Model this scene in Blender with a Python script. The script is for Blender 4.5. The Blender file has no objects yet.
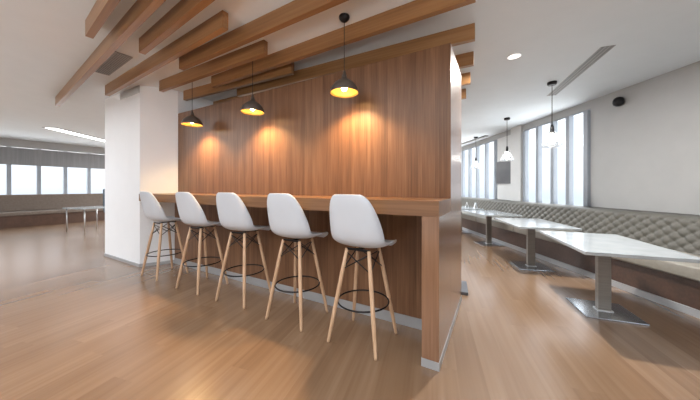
import bpy, bmesh, math, random
from mathutils import Vector, Matrix
random.seed(4)
S = bpy.context.scene
C = S.collection
R = math.radians

# ------------------------------------------------------------------ camera
YAW = R(29.65)
EYE = 1.2
cam_d = bpy.data.cameras.new('camera')
cam = bpy.data.objects.new('camera', cam_d); C.objects.link(cam)
cam.location = (0, 0, EYE)
cam.rotation_euler = (R(90), 0, YAW)
cam_d.sensor_width = 36.0
cam_d.lens = 259.6 * 36.0 / 700.0
cam_d.shift_x = 1.0 / 700.0
cam_d.shift_y = -12.3 / 700.0
cam_d.clip_start = 0.05
S.camera = cam

# ------------------------------------------------------------------ view
S.view_settings.view_transform = 'Standard'
S.view_settings.look = 'None'
S.view_settings.gamma = 1.0
S.view_settings.use_curve_mapping = False
S.view_settings.exposure = 0.9
S.cycles.max_bounces = 10
S.cycles.diffuse_bounces = 6
S.cycles.transparent_max_bounces = 12
S.cycles.sample_clamp_indirect = 6.0

# ------------------------------------------------------------------ world: bright overcast sky, hazy blue below the horizon
w = bpy.data.worlds.new('overcast_sky'); S.world = w; w.use_nodes = True
nt = w.node_tree; nt.nodes.clear()
wo = nt.nodes.new('ShaderNodeOutputWorld'); bg = nt.nodes.new('ShaderNodeBackground')
tc = nt.nodes.new('ShaderNodeTexCoord'); sx = nt.nodes.new('ShaderNodeSeparateXYZ')
mr = nt.nodes.new('ShaderNodeMapRange'); cr = nt.nodes.new('ShaderNodeValToRGB')
mr.inputs['From Min'].default_value = -0.5; mr.inputs['From Max'].default_value = 0.5
e = cr.color_ramp.elements
e[0].position = 0.0; e[0].color = (1.0, 0.99, 0.96, 1)
e[1].position = 1.0; e[1].color = (1.0, 1.0, 1.0, 1)
for po, co in ((0.25, (0.85, 0.85, 0.83, 1)), (0.42, (0.16, 0.18, 0.195, 1)), (0.47, (0.14, 0.155, 0.175, 1)), (0.54, (0.19, 0.205, 0.225, 1)), (0.76, (0.24, 0.25, 0.265, 1)), (0.88, (0.8, 0.82, 0.84, 1))):
    x = cr.color_ramp.elements.new(po); x.color = co
nt.links.new(tc.outputs['Generated'], sx.inputs[0]); nt.links.new(sx.outputs['Z'], mr.inputs['Value'])
nt.links.new(mr.outputs[0], cr.inputs[0]); nt.links.new(cr.outputs[0], bg.inputs['Color'])
bg.inputs['Strength'].default_value = 3.6
nt.links.new(bg.outputs[0], wo.inputs[0])

# unseen area lights added to fill the bar and the lounges
def area(name, loc, sx_, sy_, power, col, rot=(0, 0, 0)):
    l = bpy.data.lights.new(name, 'AREA'); l.shape = 'RECTANGLE'; l.size = sx_; l.size_y = sy_
    l.energy = power; l.color = col
    o = bpy.data.objects.new(name, l); C.objects.link(o); o.location = loc; o.rotation_euler = rot
    return o
area('overhead_fill', (-1.3, -0.3, 2.74), 3.6, 1.3, 48, (0.95, 0.98, 1.0))  # added above the camera, out of frame, to light the bar from overhead
area('right_side_fill', (2.9, -1.2, 1.6), 4.5, 1.6, 24, (0.92, 0.96, 1.0), (R(90), 0, R(29.4 + 90)))  # added fill for beam ends and pier; no window stands there
area('side_aisle_fill', (-7.2, -0.9, 2.74), 2.5, 1.2, 115, (0.93, 0.97, 1.0))  # added out of view to whiten the pier
area('lounge_fill', (-9.5, 6.5, 2.74), 3.0, 2.5, 280, (0.94, 0.975, 1.0))  # added fill, lifts the dark lounge seen over the partition
area('back_lounge_fill', (-3.5, 8.0, 2.74), 3.0, 2.0, 150, (0.94, 0.975, 1.0))  # added out of view to brighten the space behind the partition

# ------------------------------------------------------------------ materials
def mat(name, color=(0.8, 0.8, 0.8), rough=0.5, metal=0.0, spec=0.5, coat=0.0):
    m = bpy.data.materials.new(name); m.use_nodes = True
    b = m.node_tree.nodes['Principled BSDF']
    b.inputs['Base Color'].default_value = (*color, 1)
    b.inputs['Roughness'].default_value = rough
    b.inputs['Metallic'].default_value = metal
    b.inputs['Specular IOR Level'].default_value = spec
    b.inputs['Coat Weight'].default_value = coat
    return m

def noisy(name, c1, c2, scale=(4, 4, 4), rough=0.6, metal=0.0, bump=0.0, detail=4, spec=0.5, nscale=1.0):
    m = mat(name, c1, rough, metal, spec)
    t = m.node_tree; b = t.nodes['Principled BSDF']
    co = t.nodes.new('ShaderNodeTexCoord'); mp = t.nodes.new('ShaderNodeMapping')
    mp.inputs['Scale'].default_value = scale
    n = t.nodes.new('ShaderNodeTexNoise'); n.inputs['Scale'].default_value = nscale; n.inputs['Detail'].default_value = detail
    r = t.nodes.new('ShaderNodeValToRGB')
    r.color_ramp.elements[0].position = 0.3; r.color_ramp.elements[0].color = (*c1, 1)
    r.color_ramp.elements[1].position = 0.7; r.color_ramp.elements[1].color = (*c2, 1)
    t.links.new(co.outputs['Object'], mp.inputs[0]); t.links.new(mp.outputs[0], n.inputs['Vector'])
    t.links.new(n.outputs[0], r.inputs[0]); t.links.new(r.outputs[0], b.inputs['Base Color'])
    if bump:
        bp = t.nodes.new('ShaderNodeBump'); bp.inputs['Strength'].default_value = bump; bp.inputs['Distance'].default_value = 0.003
        t.links.new(n.outputs[0], bp.inputs['Height']); t.links.new(bp.outputs[0], b.inputs['Normal'])
    return m

def wood(name, dark, mid, light, along, strip=None, strip_axis=None, rough=0.35, vary=0.25, fine=70, spec=0.5, rot=0.0, plank_len=None):
    """grain runs along the object axis `along`; strips of width `strip` vary in tone across `strip_axis`"""
    m = mat(name, mid, rough, 0, spec)
    t = m.node_tree; b = t.nodes['Principled BSDF']
    co = t.nodes.new('ShaderNodeTexCoord'); mp0 = t.nodes.new('ShaderNodeMapping')
    mp0.inputs['Rotation'].default_value = (0, 0, rot)
    t.links.new(co.outputs['Object'], mp0.inputs[0])
    sc = [fine] * 3; sc['xyz'.index(along)] = fine * 0.03
    mp = t.nodes.new('ShaderNodeMapping'); mp.inputs['Scale'].default_value = sc
    sc2 = [fine * .13] * 3; sc2['xyz'.index(along)] = fine * 0.012
    mp2 = t.nodes.new('ShaderNodeMapping'); mp2.inputs['Scale'].default_value = sc2
    vec = mp0.outputs[0]
    val = None
    if strip:
        sp = t.nodes.new('ShaderNodeSeparateXYZ'); t.links.new(vec, sp.inputs[0])
        dv = t.nodes.new('ShaderNodeMath'); dv.operation = 'DIVIDE'; dv.inputs[1].default_value = strip
        t.links.new(sp.outputs['XYZ'.index(strip_axis.upper())], dv.inputs[0])
        fl = t.nodes.new('ShaderNodeMath'); fl.operation = 'FLOOR'; t.links.new(dv.outputs[0], fl.inputs[0])
        wn = t.nodes.new('ShaderNodeTexWhiteNoise'); wn.noise_dimensions = '2D'
        cb = t.nodes.new('ShaderNodeCombineXYZ'); t.links.new(fl.outputs[0], cb.inputs[0])
        if plank_len:
            w0 = t.nodes.new('ShaderNodeTexWhiteNoise'); w0.noise_dimensions = '1D'; t.links.new(fl.outputs[0], w0.inputs['W'])
            d2 = t.nodes.new('ShaderNodeMath'); d2.operation = 'DIVIDE'; d2.inputs[1].default_value = plank_len
            t.links.new(sp.outputs['XYZ'.index(along.upper())], d2.inputs[0])
            a2 = t.nodes.new('ShaderNodeMath'); a2.operation = 'ADD'; t.links.new(d2.outputs[0], a2.inputs[0]); t.links.new(w0.outputs['Value'], a2.inputs[1])
            f2 = t.nodes.new('ShaderNodeMath'); f2.operation = 'FLOOR'; t.links.new(a2.outputs[0], f2.inputs[0])
            t.links.new(f2.outputs[0], cb.inputs[1])
        t.links.new(cb.outputs[0], wn.inputs['Vector'])
        val = wn.outputs['Value']
        off = t.nodes.new('ShaderNodeVectorMath'); off.operation = 'SCALE'; off.inputs['Scale'].default_value = 3.0
        t.links.new(wn.outputs['Color'], off.inputs[0])
        ad = t.nodes.new('ShaderNodeVectorMath'); ad.operation = 'ADD'
        t.links.new(vec, ad.inputs[0]); t.links.new(off.outputs[0], ad.inputs[1]); vec = ad.outputs[0]
    t.links.new(vec, mp.inputs[0]); t.links.new(vec, mp2.inputs[0])
    n1 = t.nodes.new('ShaderNodeTexNoise'); n1.inputs['Scale'].default_value = 1; n1.inputs['Detail'].default_value = 5
    n2 = t.nodes.new('ShaderNodeTexNoise'); n2.inputs['Scale'].default_value = 1; n2.inputs['Detail'].default_value = 3
    t.links.new(mp.outputs[0], n1.inputs['Vector']); t.links.new(mp2.outputs[0], n2.inputs['Vector'])
    mx = t.nodes.new('ShaderNodeMath'); mx.operation = 'MULTIPLY_ADD'; mx.inputs[1].default_value = 0.5
    hf = t.nodes.new('ShaderNodeMath'); hf.operation = 'MULTIPLY'; hf.inputs[1].default_value = 0.5
    t.links.new(n2.outputs[0], hf.inputs[0]); t.links.new(n1.outputs[0], mx.inputs[0]); t.links.new(hf.outputs[0], mx.inputs[2])
    last = mx.outputs[0]
    if val is not None:
        s2 = t.nodes.new('ShaderNodeMath'); s2.operation = 'SUBTRACT'; s2.inputs[1].default_value = 0.5; t.links.new(val, s2.inputs[0])
        m2 = t.nodes.new('ShaderNodeMath'); m2.operation = 'MULTIPLY_ADD'; m2.inputs[1].default_value = vary
        t.links.new(s2.outputs[0], m2.inputs[0]); t.links.new(last, m2.inputs[2]); last = m2.outputs[0]
    r = t.nodes.new('ShaderNodeValToRGB')
    r.color_ramp.elements[0].position = 0.3; r.color_ramp.elements[0].color = (*dark, 1)
    r.color_ramp.elements[1].position = 0.7; r.color_ramp.elements[1].color = (*light, 1)
    q = r.color_ramp.elements.new(0.5); q.color = (*mid, 1)
    t.links.new(last, r.inputs[0]); t.links.new(r.outputs[0], b.inputs['Base Color'])
    return m

def emit(name, col, strength):
    m = bpy.data.materials.new(name); m.use_nodes = True
    b = m.node_tree.nodes['Principled BSDF']
    b.inputs['Base Color'].default_value = (*col, 1)
    b.inputs['Emission Color'].default_value = (*col, 1); b.inputs['Emission Strength'].default_value = strength
    return m

def pane_glass(name, tint=(0.97, 0.985, 1.0), refl=0.06):
    m = bpy.data.materials.new(name); m.use_nodes = True
    t = m.node_tree; t.nodes.clear()
    o = t.nodes.new('ShaderNodeOutputMaterial'); mx = t.nodes.new('ShaderNodeMixShader')
    tr = t.nodes.new('ShaderNodeBsdfTransparent'); gl = t.nodes.new('ShaderNodeBsdfGlossy')
    fr = t.nodes.new('ShaderNodeFresnel'); fr.inputs['IOR'].default_value = 1.45
    tr.inputs[0].default_value = (*tint, 1); gl.inputs['Roughness'].default_value = 0.02
    ge = t.nodes.new('ShaderNodeNewGeometry'); mu = t.nodes.new('ShaderNodeMath'); mu.operation = 'SUBTRACT'; mu.use_clamp = True
    t.links.new(fr.outputs[0], mu.inputs[0]); t.links.new(ge.outputs['Backfacing'], mu.inputs[1]); t.links.new(mu.outputs[0], mx.inputs[0])
    t.links.new(tr.outputs[0], mx.inputs[1]); t.links.new(gl.outputs[0], mx.inputs[2])
    t.links.new(mx.outputs[0], o.inputs[0])
    return m

M = {}
M['panel'] = wood('oak_veneer_upright', (0.108, 0.050, 0.023), (0.172, 0.084, 0.041), (0.242, 0.127, 0.065), 'z', 0.035, 'x', rough=0.42, vary=0.16, fine=95)
M['panel_side'] = wood('oak_veneer_side', (0.15, 0.073, 0.037), (0.22, 0.112, 0.06), (0.29, 0.155, 0.086), 'z', 0.11, 'y', rough=0.26, vary=0.12)
for k_ in ('panel_side',):
    b_ = M[k_].node_tree.nodes['Principled BSDF']; b_.inputs['Coat Weight'].default_value = 0.8; b_.inputs['Coat Roughness'].default_value = 0.24
M['counter'] = wood('oak_veneer_counter', (0.135, 0.064, 0.032), (0.20, 0.103, 0.053), (0.27, 0.148, 0.08), 'x', rough=0.30, fine=50)
M['beam'] = wood('beam_veneer', (0.18, 0.085, 0.032), (0.275, 0.138, 0.056), (0.37, 0.20, 0.088), 'x', rough=0.28, fine=40)
M['floor'] = wood('floor_boards', (0.168, 0.099, 0.056), (0.21, 0.128, 0.075), (0.255, 0.164, 0.102), 'y', 0.16, 'x', rough=0.24, vary=0.11, fine=26, rot=R(-12), plank_len=1.3)
b_ = M['floor'].node_tree.nodes['Principled BSDF']; b_.inputs['Coat Weight'].default_value = 0.3; b_.inputs['Coat Roughness'].default_value = 0.25
M['leg'] = wood('beech_leg', (0.42, 0.26, 0.15), (0.53, 0.345, 0.215), (0.63, 0.43, 0.28), 'z', rough=0.45, fine=60)
M['dark_wood'] = wood('dark_walnut', (0.05, 0.026, 0.016), (0.075, 0.038, 0.024), (0.105, 0.055, 0.035), 'x', rough=0.4, fine=40)
M['white'] = noisy('white_paint', (0.78, 0.80, 0.825), (0.80, 0.82, 0.845), rough=0.45)
M['ceil'] = noisy('ceiling_paint', (0.65, 0.70, 0.745), (0.67, 0.72, 0.765), rough=0.7)
M['wall'] = noisy('wall_paint', (0.39, 0.395, 0.395), (0.41, 0.415, 0.415), rough=0.6)
M['cream'] = noisy('cream_paint', (0.60, 0.605, 0.60), (0.63, 0.635, 0.63), rough=0.5)
M['alu'] = noisy('skirting_metal', (0.36, 0.37, 0.385), (0.41, 0.42, 0.435), rough=0.35, metal=0.3)
M['fin'] = noisy('window_frame_grey', (0.27, 0.30, 0.34), (0.31, 0.34, 0.38), rough=0.4)
M['shell'] = noisy('white_plastic', (0.56, 0.605, 0.665), (0.58, 0.625, 0.685), rough=0.36)
M['black'] = noisy('black_steel', (0.012, 0.012, 0.014), (0.022, 0.022, 0.024), rough=0.35, metal=0.6)
M['cord'] = noisy('black_cord', (0.015, 0.014, 0.013), (0.025, 0.024, 0.022), rough=0.6)
M['bronze'] = noisy('bronze_shade', (0.13, 0.115, 0.105), (0.17, 0.15, 0.135), rough=0.36, metal=0.6)
M['gold'] = noisy('gold_lining', (0.60, 0.38, 0.11), (0.66, 0.43, 0.14), rough=0.4, metal=0.3)
M['bulb'] = emit('lamp_bulb', (1.0, 0.66, 0.27), 30)
M['bulb_w'] = emit('white_bulb', (1.0, 0.93, 0.83), 14)
M['lens'] = emit('downlight_lens', (1.0, 0.98, 0.95), 1.0)
M['strip'] = emit('strip_light', (1.0, 0.99, 0.97), 2.2)
M['steel'] = noisy('brushed_steel', (0.50, 0.50, 0.50), (0.60, 0.60, 0.60), scale=(3, 3, 90), rough=0.28, metal=0.9)
M['plate'] = noisy('steel_plate', (0.36, 0.385, 0.42), (0.43, 0.455, 0.49), scale=(60, 3, 3), rough=0.16, metal=0.9)
M['post'] = noisy('satin_post', (0.20, 0.185, 0.165), (0.25, 0.235, 0.21), scale=(3, 3, 50), rough=0.4, metal=0.5)
M['top'] = noisy('white_tabletop', (0.38, 0.42, 0.445), (0.45, 0.49, 0.515), scale=(7, 7, 7), rough=0.10, detail=6)
M['tuft'] = noisy('taupe_leather', (0.10, 0.097, 0.084), (0.13, 0.126, 0.11), scale=(30, 30, 30), rough=0.5)
M['seat'] = noisy('beige_leather', (0.27, 0.255, 0.22), (0.31, 0.295, 0.26), scale=(20, 20, 20), rough=0.45)
M['grille'] = noisy('dark_grille', (0.20, 0.205, 0.21), (0.23, 0.235, 0.24), rough=0.6)
M['grille_slat'] = noisy('grey_slat', (0.30, 0.305, 0.31), (0.34, 0.345, 0.35), rough=0.5)
M['slot'] = noisy('grey_slot', (0.19, 0.19, 0.195), (0.23, 0.23, 0.235), rough=0.55)
M['pale'] = noisy('pale_grey_metal', (0.46, 0.465, 0.47), (0.52, 0.525, 0.53), rough=0.5)
M['screen'] = noisy('grey_screen', (0.075, 0.075, 0.08), (0.11, 0.11, 0.115), scale=(2, 2, 2), rough=0.45)
M['glass'] = pane_glass('window_glass')
M['shade_glass'] = pane_glass('lamp_glass', (0.84, 0.86, 0.88))
t_ = M['shade_glass'].node_tree                                   # lightly frosted
o_ = [n for n in t_.nodes if n.type == 'OUTPUT_MATERIAL'][0]; src = o_.inputs[0].links[0].from_socket
df = t_.nodes.new('ShaderNodeBsdfTranslucent'); df.inputs[0].default_value = (.9, .92, .94, 1)
m_ = t_.nodes.new('ShaderNodeMixShader'); m_.inputs[0].default_value = .13
t_.links.new(src, m_.inputs[1]); t_.links.new(df.outputs[0], m_.inputs[2]); t_.links.new(m_.outputs[0], o_.inputs[0])
M['blind'] = noisy('grey_blind', (0.22, 0.225, 0.235), (0.27, 0.275, 0.285), scale=(1, 20, 1), rough=0.8)
M['brown_fab'] = noisy('brown_upholstery', (0.13, 0.10, 0.08), (0.17, 0.135, 0.11), scale=(20, 20, 20), rough=0.8)
M['blue_fab'] = noisy('slate_upholstery', (0.13, 0.17, 0.21), (0.16, 0.20, 0.245), scale=(20, 20, 20), rough=0.8)

# ------------------------------------------------------------------ mesh helpers
def obj(name, bm, m, parent=None, smooth=False, loc=None, rotz=None):
    me = bpy.data.meshes.new(name)
    bmesh.ops.recalc_face_normals(bm, faces=bm.faces)
    if smooth:
        for f in bm.faces: f.smooth = True
    bm.to_mesh(me); bm.free()
    for mm in (m if isinstance(m, (list, tuple)) else [m]): me.materials.append(mm)
    o = bpy.data.objects.new(name, me); C.objects.link(o)
    if parent: o.parent = parent
    if loc: o.location = loc
    if rotz is not None: o.rotation_euler = (0, 0, rotz)
    return o

def tag(o, label, cat, group=None, kind=None):
    o['label'] = label; o['category'] = cat
    if group: o['group'] = group
    if kind: o['kind'] = kind
    return o

def thing(name, label, cat, loc=(0, 0, 0), rotz=0, group=None):
    o = bpy.data.objects.new(name, None); C.objects.link(o)
    o.empty_display_size = 0.1
    o.location = loc; o.rotation_euler = (0, 0, rotz)
    return tag(o, label, cat, group)

def struct(name, bm, m, parent=None, **k):
    o = obj(name, bm, m, parent, **k)
    if not parent: o['kind'] = 'structure'
    return o

def box(x0, x1, y0, y1, z0, z1, bev=0.0, bm=None, seg=2):
    own = bm is None
    bm = bm or bmesh.new()
    g = bmesh.new() if bev else bm
    vs = [g.verts.new((x, y, z)) for x in (x0, x1) for y in (y0, y1) for z in (z0, z1)]
    for f in ((0, 1, 3, 2), (4, 6, 7, 5), (0, 4, 5, 1), (2, 3, 7, 6), (0, 2, 6, 4), (1, 5, 7, 3)):
        g.faces.new([vs[i] for i in f])
    if bev:
        bmesh.ops.recalc_face_normals(g, faces=g.faces)
        bmesh.ops.bevel(g, geom=list(g.edges), offset=bev, segments=seg, affect='EDGES', profile=0.6)
        me = bpy.data.meshes.new('t'); g.to_mesh(me); g.free(); bm.from_mesh(me); bpy.data.meshes.remove(me)
    return bm

def prism(pts, z0, z1, bm=None):
    bm = bm or bmesh.new()
    a = [bm.verts.new((x, y, z0)) for x, y in pts]; b = [bm.verts.new((x, y, z1)) for x, y in pts]
    bm.faces.new(a[::-1]); bm.faces.new(b)
    n = len(pts)
    for i in range(n): bm.faces.new((a[i], a[(i + 1) % n], b[(i + 1) % n], b[i]))
    return bm

def lathe(prof, seg=32, bm=None, closed=False):
    bm = bm or bmesh.new(); rings = []
    for r, z in prof:
        if r < 1e-6: rings.append([bm.verts.new((0, 0, z))])
        else: rings.append([bm.verts.new((r * math.cos(2 * math.pi * k / seg), r * math.sin(2 * math.pi * k / seg), z)) for k in range(seg)])
    for a, b in zip(rings, rings[1:]):
        for k in range(seg):
            k2 = (k + 1) % seg
            if len(a) == 1 and len(b) == 1: continue
            if len(a) == 1: bm.faces.new((a[0], b[k], b[k2]))
            elif len(b) == 1: bm.faces.new((a[k], a[k2], b[0]))
            else: bm.faces.new((a[k], a[k2], b[k2], b[k]))
    return bm

def tube(p0, p1, r0, r1, seg=14, mids=(), bm=None):
    """tapered round bar; mids = ((t, radius), ...)"""
    bm = bm or bmesh.new()
    p0, p1 = Vector(p0), Vector(p1); d = (p1 - p0)
    q = d.to_track_quat('Z', 'Y')
    rows = [(0, r0)] + list(mids) + [(1, r1)]
    rings = []
    for t, r in rows:
        c = p0 + d * t
        rings.append([bm.verts.new(c + q @ Vector((r * math.cos(2 * math.pi * k / seg), r * math.sin(2 * math.pi * k / seg), 0))) for k in range(seg)])
    for a, b in zip(rings, rings[1:]):
        for k in range(seg): bm.faces.new((a[k], a[(k + 1) % seg], b[(k + 1) % seg], b[k]))
    bm.faces.new(rings[0][::-1]); bm.faces.new(rings[-1])
    return bm

def torus(Rm, r, z, seg=48, ms=10, bm=None):
    bm = bm or bmesh.new(); g = []
    for i in range(seg):
        a = 2 * math.pi * i / seg
        g.append([bm.verts.new(((Rm + r * math.cos(2 * math.pi * k / ms)) * math.cos(a), (Rm + r * math.cos(2 * math.pi * k / ms)) * math.sin(a), z + r * math.sin(2 * math.pi * k / ms))) for k in range(ms)])
    for i in range(seg):
        for k in range(ms):
            bm.faces.new((g[i][k], g[(i + 1) % seg][k], g[(i + 1) % seg][(k + 1) % ms], g[i][(k + 1) % ms]))
    return bm

def copy_tree(root, name=None):
    c = root.copy(); C.objects.link(c)
    for ch in root.children:
        d = ch.copy(); C.objects.link(d); d.parent = c
        for g in ch.children:
            h = g.copy(); C.objects.link(h); h.parent = d
    return c

ZC = 2.76
WA = R(29.4)                      # the window wall and the banquette run along this direction
def W(r, d):                      # (offset from the long axis, distance along the wall) -> plan point
    return (math.cos(WA) * r - math.sin(WA) * d, math.sin(WA) * r + math.cos(WA) * d)
RW = 4.3                          # inner face of the window wall

# ------------------------------------------------------------------ room shell
far_x = -13.4
plan = [(far_x - .2, -5.0), W(4.6, -5.0), W(4.6, 12.2), (far_x - .2, 12.2)]
struct('floor', prism(plan, -0.12, 0.0), M['floor'])
struct('ceiling', prism(plan, ZC, ZC + 0.15), M['ceil'])

def wall_box(name, r0, r1, d0, d1, z0, z1, m):
    return struct(name, prism([W(r0, d0), W(r1, d0), W(r1, d1), W(r0, d1)], z0, z1), m)
SILL, HEAD = 0.80, 2.62
WIN_NEAR = (4.66, 6.44)
WIN_FAR = (7.60, 11.2)
wall_r = wall_box('wall_right', RW, RW + .12, -5.0, 12.2, 0, SILL, M['wall'])
wall_box('wall_right_head', RW, RW + .12, -5.0, 12.2, HEAD, ZC, M['wall'])
wall_box('wall_right_plain', RW, RW + .12, 2.75, WIN_NEAR[0], SILL, HEAD, M['wall'])
wall_box('wall_right_pier', RW, RW + .12, WIN_NEAR[1], WIN_FAR[0], SILL, HEAD, M['cream'])
wall_box('wall_right_end', RW, RW + .12, WIN_FAR[1], 12.2, SILL, HEAD, M['wall'])
wall_box('trim_1', RW - .07, RW - .001, 6.46, 6.86, SILL, ZC - .001, M['cream'])
struct('wall_front', box(far_x, W(4.3, -5)[0], -5.1, -5.0, 0, ZC), M['dark_wood'])  # unseen wall, put in dark to keep low light off the knee panel
struct('wall_back', box(far_x, W(4.3, 12.2)[0], 12.0, 12.2, 0, .8), M['wall'])
struct('wall_back_head', box(far_x, W(4.3, 12.2)[0], 12.0, 12.2, 2.5, ZC), M['wall'])

def window_bank(name, d0, d1, fins):
    fr = bmesh.new()
    prism([W(RW - .02, d0), W(RW + .1, d0), W(RW + .1, d1), W(RW - .02, d1)], SILL, SILL + .04, fr)
    prism([W(RW + .0, d0), W(RW + .1, d0), W(RW + .1, d1), W(RW + .0, d1)], HEAD - .03, HEAD, fr)
    root = struct(name, fr, M['fin'])
    for d in fins:
        b = bmesh.new()
        prism([W(RW - .04, d - .042), W(RW + .05, d - .042), W(RW + .05, d + .042), W(RW - .04, d + .042)], SILL + .04, HEAD - .03, b)
        obj('mullion', b, M['fin'], root)
    edges = [d0] + list(fins) + [d1]
    for a, b_ in zip(edges, edges[1:]):
        if b_ - a < .12: continue
        g = prism([W(RW + .02, a + .043), W(RW + .028, a + .043), W(RW + .028, b_ - .043), W(RW + .02, b_ - .043)], SILL + .04, HEAD - .03)
        obj('pane', g, M['glass'], root)
    return root
window_bank('window_1', *WIN_NEAR, (4.72, 5.11, 5.50, 5.94, 6.38))
window_bank('window_2', *WIN_FAR, (7.68, 8.20, 8.78, 9.33, 9.9, 10.5, 11.1))

wall_box('wall_right_near', RW, RW + .12, -5.0, 2.75, SILL, HEAD, M['wall'])
wb = struct('window_4', box(far_x, W(4.3, 12.2)[0], 12.0, 12.1, .8, .86), M['fin'])  # unseen back windows, added to bring light onto the far floor
xs = [far_x + .7 * i for i in range(18)]
for x in xs: obj('mullion', box(x - .04, x + .04, 11.97, 12.06, .86, 2.5), M['fin'], wb)
for a, b_ in zip(xs, xs[1:]): obj('pane', box(a + .04, b_ - .04, 12.02, 12.03, .86, 2.5), M['glass'], wb)

# far lounge on the left: glazed wall with a grey blind above
fx = far_x
b = bmesh.new(); box(fx - .2, fx, -5, 12.2, 0, .55, bm=b)
struct('wall_left', b, M['wall'])
struct('wall_left_head', box(fx - .2, fx, -5, 12.2, 2.50, ZC), M['wall'])
wl = struct('window_3', box(fx - .2, fx, -5, 12.2, .55, .62), M['fin'])
ys = [-5 + .62 * i for i in range(28)]
for y in ys: obj('mullion', box(fx - .16, fx - .02, y - .045, y + .045, .62, 2.50), M['fin'], wl)
for a, b_ in zip(ys, ys[1:]): obj('pane', box(fx - .10, fx - .09, a + .045, b_ - .045, .62, 2.50), M['glass'], wl)
tag(obj('roller_blind', box(fx + .02, fx + .06, -5, 12.0, 1.93, 2.48), M['blind']), 'grey blind drawn halfway down the windows of the far lounge', 'blind')

# white pier at the left end of the bar
PIER = [(-6.01, 1.85), (-4.70, 1.85), (-4.46, 2.27), (-4.46, 3.0), (-6.01, 3.0)]
struct('wall_pier', prism(PIER, 0, ZC), M['white'])
struct('baseboard_pier', prism([(-6.02, 1.838), (-4.694, 1.838), (-4.447, 2.262), (-4.46, 2.27), (-4.70, 1.85), (-6.01, 1.85)], 0, .045), M['alu'])

# ------------------------------------------------------------------ bar: partition + counter
XE = -0.328; YF = 1.763; YP = 2.264; YB = 3.0; ZT = 2.39; ZCT = 1.112; ZCB = 1.008; XL = -4.445
p = thing('bar_partition', 'tall wood-veneered partition standing behind the bar counter', 'partition', (0, 0, 0))
up = obj('upper_panel', box(XL, XE, YP, YB, ZCT, ZT, .002), [M['panel'], M['panel_side']], p)
for f in up.data.polygons:
    if f.normal.x > .9: f.material_index = 1
lp = obj('lower_panel', box(XL, XE, YP, YB, .0, ZCT), [M['panel'], M['panel_side']], p)
for f in lp.data.polygons:
    if f.normal.x > .9: f.material_index = 1

sp_ = obj('skirting', box(XE + .0005, XE + .003, YP, YB, 0, .055), M['alu'], p); sp_['label'] = 'pale metal skirting'
c = thing('bar_counter', 'long brown wood bar counter fixed along the partition, white stools tucked under it', 'counter', (0, 0, 0))
pts = [(-4.508, YF), (XE, YF), (XE, YP - .001), (XL - .004, YP - .001), (-4.685, 1.853)]
obj('countertop', prism(pts, ZCB, ZCT), M['counter'], c)
obj('knee_panel', box(XL + .01, XE - .112, YP - .055, YP - .001, .09, ZCB - .001), M['panel'], c)
sk = obj('skirting', box(XL + .01, XE - .115, YP - .06, YP - .001, 0, .09), M['alu'], c); sk['label'] = 'grey metal skirting'
ep = obj('end_panel', box(XE - .112, XE, YF, YP - .001, .055, ZCB - .001, .002), M['panel_side'], c)
s2 = obj('skirting', box(XE - .115, XE + .003, YF - .003, YP - .001, 0, .055), M['alu'], ep); s2['label'] = 'pale metal skirting'

# ------------------------------------------------------------------ ceiling beams
BEAM_Z = 2.61; BT = 0.055
def beam(label, xl, yl, xr, yr):
    L = math.hypot(xr - xl, yr - yl); a = math.atan2(yr - yl, xr - xl)
    o = obj('ceiling_beam', box(0, L, 0, BT, 0, ZC - BEAM_Z, .002), M['beam'], None, loc=(xl, yl, BEAM_Z), rotz=a)
    tag(o, label, 'beam', 'wooden ceiling beams')
beam('brown ceiling beam at the top left corner, its blunt left end showing', -3.33, .885, 0.3, .50)
beam('long brown ceiling beam passing just left of the dark air vent', -6.6, 1.38, 0.2, .74)
beam('brown ceiling beam whose left end starts just right of the dark air vent', -3.25, 1.27, -0.1, .99)
beam('brown ceiling beam running from above the white pier, both ends showing', -5.20, 1.60, -2.09, 1.43)
beam('long brown ceiling beam leaving the top edge beside the nearest pendant canopy', -3.28, 1.68, -0.1, 1.63)
beam('short brown ceiling beam between two long ones above the stools, left end over the pier face', -4.28, 1.92, -2.13, 1.93)
beam('long brown ceiling beam behind the cord of the nearest pendant, next before the partition', -3.47, 2.20, -0.14, 2.14)
beam('short brown ceiling beam just before the top of the partition, behind the pendants', -4.38, 2.31, -2.19, 2.42)
beam('long brown ceiling beam lying over the partition top, its right end past the partition', -3.48, 2.62, -0.18, 2.72)
beam('dark strip of short ceiling beam seen over the left top of the partition', -4.65, 2.86, -2.2, 2.95)
beam('ceiling beam stub seen right past the partition, largest and highest of the three stubs', -3.4, 3.20, -0.23, 3.28)
beam('middle one of the three ceiling beam stubs past the partition', -3.6, 3.78, -0.31, 3.85)
beam('smallest and lowest of the three ceiling beam stubs past the partition', -3.5, 4.40, -0.42, 4.45)

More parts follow.
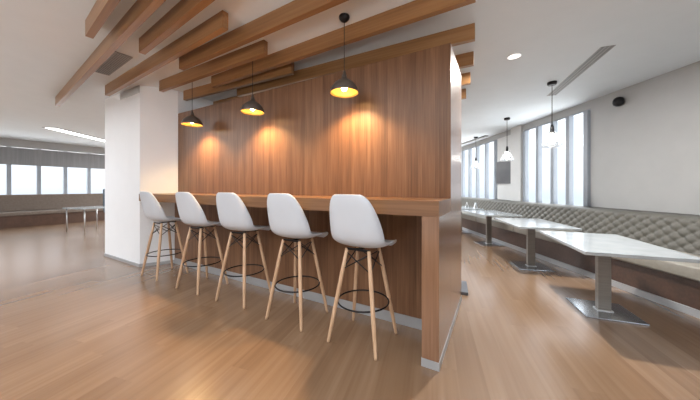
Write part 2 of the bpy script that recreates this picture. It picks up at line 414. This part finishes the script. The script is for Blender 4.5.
# ------------------------------------------------------------------ bar stools
def shell_bm():
    # y forward, z, half width, curl of the rims
    P = [(.205, .716, .150, .000), (.222, .732, .185, .004), (.215, .750, .203, .010), (.175, .757, .216, .018), (.10, .748, .224, .028),
         (.02, .738, .228, .038), (-.06, .736, .230, .052), (-.125, .750, .232, .070), (-.170, .788, .233, .085), (-.195, .845, .230, .088),
         (-.212, .915, .222, .080), (-.228, .985, .208, .066), (-.243, 1.05, .190, .052), (-.255, 1.105, .165, .040), (-.261, 1.138, .136, .030), (-.263, 1.152, .100, .024)]
    n = 16; bm = bmesh.new(); rows = []
    for i, (y, z, hw, cu) in enumerate(P):
        a = Vector(P[max(i - 1, 0)][:2]); b = Vector(P[min(i + 1, len(P) - 1)][:2]); t = (b - a).normalized()
        nrm = Vector((t.y, -t.x))          # towards the sitter
        row = []
        for k in range(n + 1):
            u = -1 + 2 * k / n
            c = cu * (abs(u) ** 2.6)
            row.append(bm.verts.new((hw * math.sin(u * math.pi / 2 * .94) / math.sin(math.pi / 2 * .94), y + nrm.x * c, z + nrm.y * c)))
        rows.append(row)
    for r0, r1 in zip(rows, rows[1:]):
        for k in range(n): bm.faces.new((r0[k], r0[k + 1], r1[k + 1], r1[k]))
    return bm

def make_stool():
    t = thing('bar_stool', '', 'stool', group='white bar stools along the counter')
    sh = obj('seat_shell', shell_bm(), M['shell'], t, smooth=True)
    m = sh.modifiers.new('thick', 'SOLIDIFY'); m.thickness = .009; m.offset = -1
    m = sh.modifiers.new('sub', 'SUBSURF'); m.levels = 1; m.render_levels = 2
    mb = bmesh.new()
    box(-.10, .10, -.095, -.075, .712, .728, .003, mb); box(-.10, .10, .075, .095, .716, .732, .003, mb); box(-.012, .012, -.08, .08, .714, .728, .003, mb)
    obj('seat_mount', mb, M['black'], t)
    tx, ty, fx_, fy = .098, .088, .205, .192
    def on(sx_, sy_, z):
        k = (.715 - z) / .715
        return Vector((sx_ * (tx + (fx_ - tx) * k), sy_ * (ty + (fy - ty) * k), z))
    cs = [(-1, -1), (1, -1), (1, 1), (-1, 1)]
    for s in cs:
        lg = obj('leg', tube(on(*s, .0), on(*s, .722), .0105, .013, 14, ((.02, .0125), (.35, .0165), (.75, .0165))), M['leg'], t, smooth=True)
    obj('foot_ring', torus(.203, .0065, .30), M['black'], t, smooth=True)
    for i in range(4):
        a, b = cs[i], cs[(i + 1) % 4]
        obj('brace_rod', tube(on(*a, .56), on(*b, .695), .0045, .0045, 8), M['black'], t, smooth=True)
        obj('brace_rod', tube(on(*b, .56), on(*a, .695), .0045, .0045, 8), M['black'], t, smooth=True)
    return t
proto = make_stool()
for i, (x, y, a, lab) in enumerate([
        (-0.93, 1.862, -2, 'white shell bar stool with wooden legs nearest the counter end panel'),
        (-1.625, 1.880, 0, 'white shell bar stool with wooden legs, second from the counter end panel'),
        (-2.395, 1.900, 4, 'white shell bar stool with wooden legs, middle of the row of five'),
        (-3.115, 1.868, 2, 'white shell bar stool with wooden legs, next to the one by the white pier'),
        (-3.995, 1.865, 0, 'white shell bar stool with wooden legs standing beside the white pier')]):
    o = proto if i == 0 else copy_tree(proto)
    o.location = (x, y, 0); o.rotation_euler.z = R(a); o['label'] = lab

# ------------------------------------------------------------------ bronze pendants over the bar
def make_bar_pendant(rim_z):
    t = thing('pendant_lamp', '', 'pendant lamp', group='bronze pendant lamps over the bar')
    obj('canopy', lathe([(0, ZC - .001), (.048, ZC - .001), (.05, ZC - .012), (.044, ZC - .03), (.028, ZC - .046), (.010, ZC - .055), (.004, ZC - .06), (0, ZC - .06)], 24), M['black'], t, smooth=True)
    obj('cord', tube((0, 0, rim_z + .19), (0, 0, ZC - .05), .0035, .0035, 8), M['cord'], t, smooth=True)
    out = [(.0, .20), (.010, .20), (.013, .188), (.013, .172), (.021, .166), (.023, .138), (.034, .124), (.062, .108), (.092, .084), (.116, .052), (.126, .026), (.128, .0)]
    inn = [(.1255, .0), (.1235, .026), (.1135, .051), (.0895, .082), (.060, .105), (.034, .119), (0, .122)]
    sh = obj('lamp_shade', lathe([(r, z + rim_z) for r, z in out], 40), M['bronze'], t, smooth=True)
    li = obj('lining', lathe([(.128, rim_z)] + [(r, z + rim_z) for r, z in inn], 40), M['gold'], sh, smooth=True); li['label'] = 'golden inside of the shade'
    sl = bpy.data.lights.new('bulb_beam', 'SPOT'); sl.energy = 50; sl.color = (1.0, 0.64, 0.30); sl.spot_size = R(133); sl.spot_blend = .6; sl.shadow_soft_size = .03
    so_ = bpy.data.objects.new('bulb_beam', sl); C.objects.link(so_); so_.parent = t; so_.location = (0, 0, rim_z + .015)
    b = obj('bulb', lathe([(0, rim_z + .018), (.016, rim_z + .022), (.027, rim_z + .036), (.030, rim_z + .052), (.026, rim_z + .068), (.014, rim_z + .09), (.012, rim_z + .118), (0, rim_z + .118)], 20), M['bulb'], t, smooth=True)
    return t
RIM = 2.06
pp = make_bar_pendant(RIM)
for i, (x, y, lab) in enumerate([
        (-1.205, 2.03, 'lit bronze pendant lamp with gold lining over the stools, nearest and largest of three'),
        (-2.42, 2.03, 'lit bronze pendant lamp with gold lining, middle of the three over the bar'),
        (-3.63, 2.03, 'lit bronze pendant lamp with gold lining, nearest the white pier')]):
    o = pp if i == 0 else copy_tree(pp)
    o.location = (x, y, 0); o['label'] = lab

# ------------------------------------------------------------------ glass pendants over the window tables
def make_glass_pendant():
    t = thing('glass_pendant_lamp', '', 'pendant lamp', group='glass pendant lamps by the windows')
    rz = 1.80
    obj('canopy', lathe([(0, ZC - .001), (.06, ZC - .001), (.06, ZC - .03), (.05, ZC - .045), (0, ZC - .045)], 24), M['black'], t, smooth=False)
    obj('cord', tube((0, 0, rz + .32), (0, 0, ZC - .04), .005, .005, 8), M['cord'], t, smooth=True)
    obj('socket', lathe([(0, rz + .33), (.012, rz + .33), (.022, rz + .30), (.026, rz + .24), (.026, rz + .20), (0, rz + .20)], 20), M['black'], t, smooth=True)
    g = obj('glass_shade', lathe([(.028, rz + .235), (.045, rz + .21), (.128, rz + .045), (.133, rz + .02), (.118, rz), (.115, rz + .003), (.129, rz + .022), (.124, rz + .045), (.042, rz + .207), (.026, rz + .231)], 32), M['shade_glass'], t, smooth=True)
    rg = obj('rim', torus(.118, .004, rz + .002, 40, 8), M['pale'], g, smooth=True)
    obj('bulb', lathe([(0, rz + .04), (.025, rz + .05), (.04, rz + .08), (.04, rz + .11), (.025, rz + .15), (.016, rz + .20), (0, rz + .20)], 20), M['bulb_w'], t, smooth=True)
    return t
gp = make_glass_pendant()
for i, (x, y, lab) in enumerate([
        (.71, 4.82, 'clear glass cone pendant lamp before the near window bank, largest of the three glass ones'),
        (.20, 6.80, 'glass pendant lamp hanging before the dark grey wall panel'),
        (-.56, 8.87, 'glass pendant lamp farthest off, hanging by the thin ceiling track')]):
    o = gp if i == 0 else copy_tree(gp)
    o.location = (x, y, 0); o['label'] = lab

# ------------------------------------------------------------------ ceiling fittings
def ceil_poly(pts, z0, z1, bm=None): return prism(pts, z0, z1, bm)
v = thing('air_vent', 'dark louvred air vent in the ceiling between the wooden beams', 'air vent', (-4.22, 1.365, ZC), R(-4))
obj('backing', box(-.43, .43, -.075, .075, -.008, 0), M['grille'], v)
fb = bmesh.new()
for y in (-.082, .072): box(-.44, .44, y, y + .01, -.014, 0, bm=fb)
for x in (-.44, -.22, -.005, .21, .43): box(x, x + .01, -.072, .072, -.014, 0, bm=fb)
obj('frame', fb, M['grille_slat'], v)
lb = bmesh.new()
for k in range(7): box(-.43, .43, -.066 + k * .02, -.060 + k * .02, -.013, -.002, bm=lb)
obj('louvres', lb, M['grille_slat'], v)

d = thing('recessed_downlight', 'round lit downlight set flush in the ceiling right of the partition', 'downlight', (.18, 3.64, ZC))
obj('trim_ring', torus(.07, .006, -.004, 40, 8), M['white'], d, smooth=True)
obj('lens', lathe([(0, -.006), (.066, -.006), (.066, -.001), (0, -.001)], 32), M['lens'], d)
dl = area('downlight_beam', (0, 0, -.02), .15, .15, 60, (1.0, 0.97, 0.93)); dl.data.shape = 'DISK'; dl.parent = d

A, B = Vector((1.065, 3.89, 0)), Vector((.80, 5.50, 0))
s = thing('slot_diffuser', 'long dark grey linear air slot in the ceiling before the windows', 'air slot', (A.x, A.y, ZC - .0015), math.atan2(B.y - A.y, B.x - A.x))
A, B = Vector((0, 0, 0)), Vector(((B - A).length, 0, 0))
u = (B - A).normalized(); nn = Vector((u.y, -u.x, 0))
A2 = A - u * .0
bmn = bmesh.new(); pts = [A2 + nn * .055, B + nn * .055, B - nn * .055, A2 - nn * .055]
prism([(q.x, q.y) for q in pts], -.002, 0, bmn); obj('backing', bmn, M['slot'], s)
bmn = bmesh.new()
for o_ in (-.06, -.02, .02, .06):
    q = [A2 + nn * (o_ + .005), B + nn * (o_ + .005), B + nn * (o_ - .005), A2 + nn * (o_ - .005)]
    prism([(k.x, k.y) for k in q], -.006, 0, bmn)
obj('slot_bars', bmn, M['grille_slat'], s)

tr = bmesh.new(); a0, a1 = (-1.08, 10.0), (-.26, 8.75)
uu = (Vector(a1) - Vector(a0)).normalized(); pn = Vector((uu.y, -uu.x)) * .05
prism([(a0[0] + pn.x, a0[1] + pn.y), (a1[0] + pn.x, a1[1] + pn.y), (a1[0] - pn.x, a1[1] - pn.y), (a0[0] - pn.x, a0[1] - pn.y)], ZC - .03, ZC, tr)
tag(obj('ceiling_track', tr, M['slot']), 'thin grey track on the ceiling over the far window tables', 'track')

l = thing('linear_ceiling_light', 'bright white linear light in the ceiling of the far lounge', 'ceiling light', (-11.0, 3.15, ZC), R(130))
obj('frame', box(-1.5, 1.5, -.17, .17, -.012, 0), M['slot'], l)
obj('diffuser', box(-1.48, 1.48, -.12, .12, -.02, -.011), M['strip'], l)

g = thing('pier_panel', 'pale grey slatted panel high on the white pier under a beam', 'grille', (-5.03, 1.85, 2.64))  # grey patch on the pier; the thin slats are added detail
obj('plate', box(-.33, .33, -.012, 0, 0, .11), M['pale'], g)
lb = bmesh.new()
for k in range(6): box(-.32, .32, -.017, -.012, .008 + k * .017, .014 + k * .017, bm=lb)
obj('louvres', lb, M['pale'], g)

px, py = W(RW - .06, 4.12)
cdev = thing('wall_speaker', 'small black round speaker high on the grey wall right of the windows', 'speaker', (px, py, 2.56), WA)
obj('bracket', box(.0, .06, -.03, .03, -.03, .03, .005), M['black'], cdev)
sp = lathe([(0, .075), (.03, .07), (.055, .05), (.068, .02), (.07, -.02), (.06, -.05), (.03, -.07), (0, -.075)], 24)
obj('speaker_body', sp, M['black'], cdev, smooth=True)

px, py = W(RW, 7.23)
wp = thing('wall_panel', 'dark grey rectangular panel on the wall between the two window banks', 'wall panel', (px, py, 1.31), WA)
obj('panel_face', box(-.03, -.012, -.36, .36, .015, .625), M['screen'], wp)
fb = bmesh.new()
box(-.032, 0, -.375, -.36, 0, .64, bm=fb); box(-.032, 0, .36, .375, 0, .64, bm=fb); box(-.032, 0, -.36, .36, 0, .015, bm=fb); box(-.032, 0, -.36, .36, .625, .64, bm=fb); box(-.012, 0, -.36, .36, .015, .625, bm=fb)
obj('frame', fb, M['slot'], wp)

# ------------------------------------------------------------------ banquette along the windows
def tufted(d0, d1):
    """deep-buttoned back: columns along d, rows up z; front face at r0 leaning back"""
    bm = bmesh.new(); nx = int((d1 - d0) / .0155); nz = 34; z0, z1 = .46, .86
    bu, bz = .075, .058
    rows = []
    for j in range(nz + 1):
        row = []
        z = z0 + (z1 - z0) * j / nz
        lean = .06 * (z - z0) / (z1 - z0)
        for i in range(nx + 1):
            dd = d0 + (d1 - d0) * i / nx
            a = (dd / bu + (z - .05) / bz / 1.0) * .5; b_ = (dd / bu - (z - .05) / bz) * .5
            fa = abs((a % 1) - .5) * 2; fb_ = abs((b_ % 1) - .5) * 2    # 1 on the seams
            seam = max(fa, fb_) ** 5
            but = (min(fa, fb_) * max(fa, fb_)) ** 5
            dep = .020 * (1 - (fa ** 2 + fb_ ** 2) * .5) - .007 * seam - .016 * but
            edge = min(1, (z1 - z) / .03); dep *= edge; 
            rnd = .03 * (1 - min(1, (z1 - z) / .035)) ** 2
            row.append(bm.verts.new((*W(3.80 + lean - dep + rnd, dd), z)))
        rows.append(row)
    for r0, r1 in zip(rows, rows[1:]):
        for i in range(nx): bm.faces.new((r0[i], r0[i + 1], r1[i + 1], r1[i]))
    # top and rear
    bk = [bm.verts.new((*W(RW - .005, d0 + (d1 - d0) * i / nx), z1 + .004)) for i in range(nx + 1)]
    bk0 = [bm.verts.new((*W(RW - .005, d0 + (d1 - d0) * i / nx), z0)) for i in range(nx + 1)]
    for i in range(nx):
        bm.faces.new((rows[-1][i], rows[-1][i + 1], bk[i + 1], bk[i]))
        bm.faces.new((bk[i], bk[i + 1], bk0[i + 1], bk0[i]))
        bm.faces.new((bk0[i], bk0[i + 1], rows[0][i + 1], rows[0][i]))
    return bm

def banquette(label, d0, d1):
    t = thing('banquette', label, 'banquette', (*W(3.7, (d0 + d1) / 2), 0), WA, 'banquette along the windows')
    inv = (Matrix.Translation(t.location) @ Matrix.Rotation(WA, 4, 'Z')).inverted()
    def put(name, bm, m, smooth=False):
        bmesh.ops.transform(bm, matrix=inv, verts=bm.verts); return obj(name, bm, m, t, smooth)
    put('backrest', tufted(d0, d1), M['tuft'], True)
    n = max(2, round((d1 - d0) / 1.5)); L = (d1 - d0) / n
    for k in range(n):
        a, b_ = d0 + k * L + .004, d0 + (k + 1) * L - .004
        s_ = bmesh.new(); tmp = box(3.17, 3.82, a, b_, .34, .47, .025, seg=3)
        bmesh.ops.transform(tmp, matrix=Matrix.Rotation(WA, 4, 'Z'), verts=tmp.verts)
        put('seat_cushion', tmp, M['seat'], True)
    put('base', prism([W(3.22, d0), W(RW - .005, d0), W(RW - .005, d1), W(3.22, d1)], .07, .34), M['dark_wood'])
    k = put('kick_strip', prism([W(3.20, d0), W(RW - .005, d0), W(RW - .005, d1), W(3.20, d1)], 0, .07), M['alu']); k['label'] = 'pale grey kick strip'
banquette('tufted taupe banquette with beige seat, the long near run beside the tables', .6, 6.55)
banquette('tufted taupe banquette run beyond the vertical seam, under the far window bank', 6.556, 11.4)

# ------------------------------------------------------------------ tables
def make_table(lx, ly, h=.675):
    t = thing('pedestal_table', '', 'table', group='white tables along the banquette')
    obj('tabletop', box(-lx / 2, lx / 2, -ly / 2, ly / 2, h - .028, h, .004), M['top'], t)
    obj('support_plate', box(-.16, .16, -.2, .2, h - .036, h - .028), M['steel'], t)
    obj('post', box(-.05, .05, -.03, .03, .014, h - .036, .004), M['post'], t)
    bp = obj('base_plate', box(-.22, .22, -.22, .22, 0, .014, .004), M['plate'], t)
    obj('flange', box(-.062, .062, -.045, .045, .014, .022, .002), M['steel'], bp)
    return t
tb = make_table(.72, 1.12)
for i, (x, y, a, lab) in enumerate([
        (.90, 3.42, 9, 'largest and nearest white-topped pedestal table, before the plain grey wall'),
        (.45, 4.80, 16, 'white-topped pedestal table with diamond base under the largest glass pendant'),
        (-.15, 6.28, 27, 'white-topped pedestal table third from the front along the banquette'),
        (*W(2.955, 7.0), 29.4, 'white-topped pedestal table farthest, half hidden by the bar end panel')]):
    o = tb if i == 0 else copy_tree(tb)
    o.location = (x, y, 0); o.rotation_euler.z = R(a); o['label'] = lab

def menu(x, y, a, lab):
    bm = bmesh.new()
    for sgn in (-1, 1):
        vs = [bm.verts.new(q) for q in ((sgn * .04, -.05, 0), (sgn * .04, .05, 0), (sgn * .004, .05, .14), (sgn * .004, -.05, .14),
                                        (sgn * .037, -.05, 0), (sgn * .037, .05, 0), (sgn * .001, .05, .14), (sgn * .001, -.05, .14))]
        for f in ((0, 1, 2, 3), (7, 6, 5, 4), (0, 4, 5, 1), (2, 6, 7, 3), (0, 3, 7, 4), (1, 5, 6, 2)): bm.faces.new([vs[i] for i in f])
    o = obj('table_card', bm, M['white'], None, loc=(x, y, .675), rotz=R(a))
    tag(o, lab, 'table card', 'white cards on the far table')
menu(*W(3.24, 6.72), 20, 'small white folded card on the far table, right one of two')
menu(*W(3.12, 6.95), 10, 'small white folded card on the far table, beside the bar end panel')

# stool base peeping out behind the partition
M['dark_plate'] = noisy('dark_plate', (0.07, 0.075, 0.09), (0.10, 0.105, 0.12), rough=0.4)
t = thing('pedestal_stool', 'dark grey base plate corner peeping out low behind the bar end panel', 'stool', (-.49, 3.32, 0), R(8))
obj('base_plate', box(-.19, .19, -.19, .19, 0, .035, .004), M['dark_plate'], t)
obj('post', tube((0, 0, .035), (0, 0, .60), .022, .025, 16), M['steel'], t, smooth=True)
obj('seat', lathe([(0, .60), (.105, .60), (.115, .615), (.115, .645), (.10, .66), (0, .66)], 28), M['brown_fab'], t, smooth=True)

# ------------------------------------------------------------------ far lounge furniture
lt = thing('lounge_table', 'white-topped table with thin steel legs in the far lounge left of the pier', 'table', (-9.9, 2.75, 0), R(15))
obj('tabletop', box(-.4, .4, -.4, .4, .63, .66, .004), M['top'], lt)
for sx_ in (-1, 1):
    for sy_ in (-1, 1): obj('leg', tube((sx_ * .34, sy_ * .34, 0), (sx_ * .34, sy_ * .34, .63), .015, .015, 10), M['steel'], lt, smooth=True)
ch = thing('lounge_chair', 'slate blue high-backed chair in the far lounge beside the white pier', 'chair', (-10.75, 3.62, 0), R(-70))
obj('seat', box(-.24, .24, -.24, .24, .40, .49, .03), M['blue_fab'], ch)
obj('backrest', box(-.24, .24, -.27, -.20, .47, 1.16, .03), M['blue_fab'], ch)
for sx_ in (-1, 1):
    for sy_ in (-1, 1): obj('leg', tube((sx_ * .2, sy_ * .2, 0), (sx_ * .2, sy_ * .2, .41), .012, .015, 10), M['steel'], ch, smooth=True)
so = thing('lounge_bench', 'brown upholstered bench under the windows of the far lounge', 'bench', (-12.95, 3.0, 0), 0)
obj('base', box(-.4, .4, -6, 6, 0, .36), M['dark_wood'], so)
obj('seat', box(-.35, .44, -6, 6, .36, .46, .02), M['brown_fab'], so)
obj('backrest', box(-.42, -.25, -6, 6, .46, .98, .03), M['brown_fab'], so)
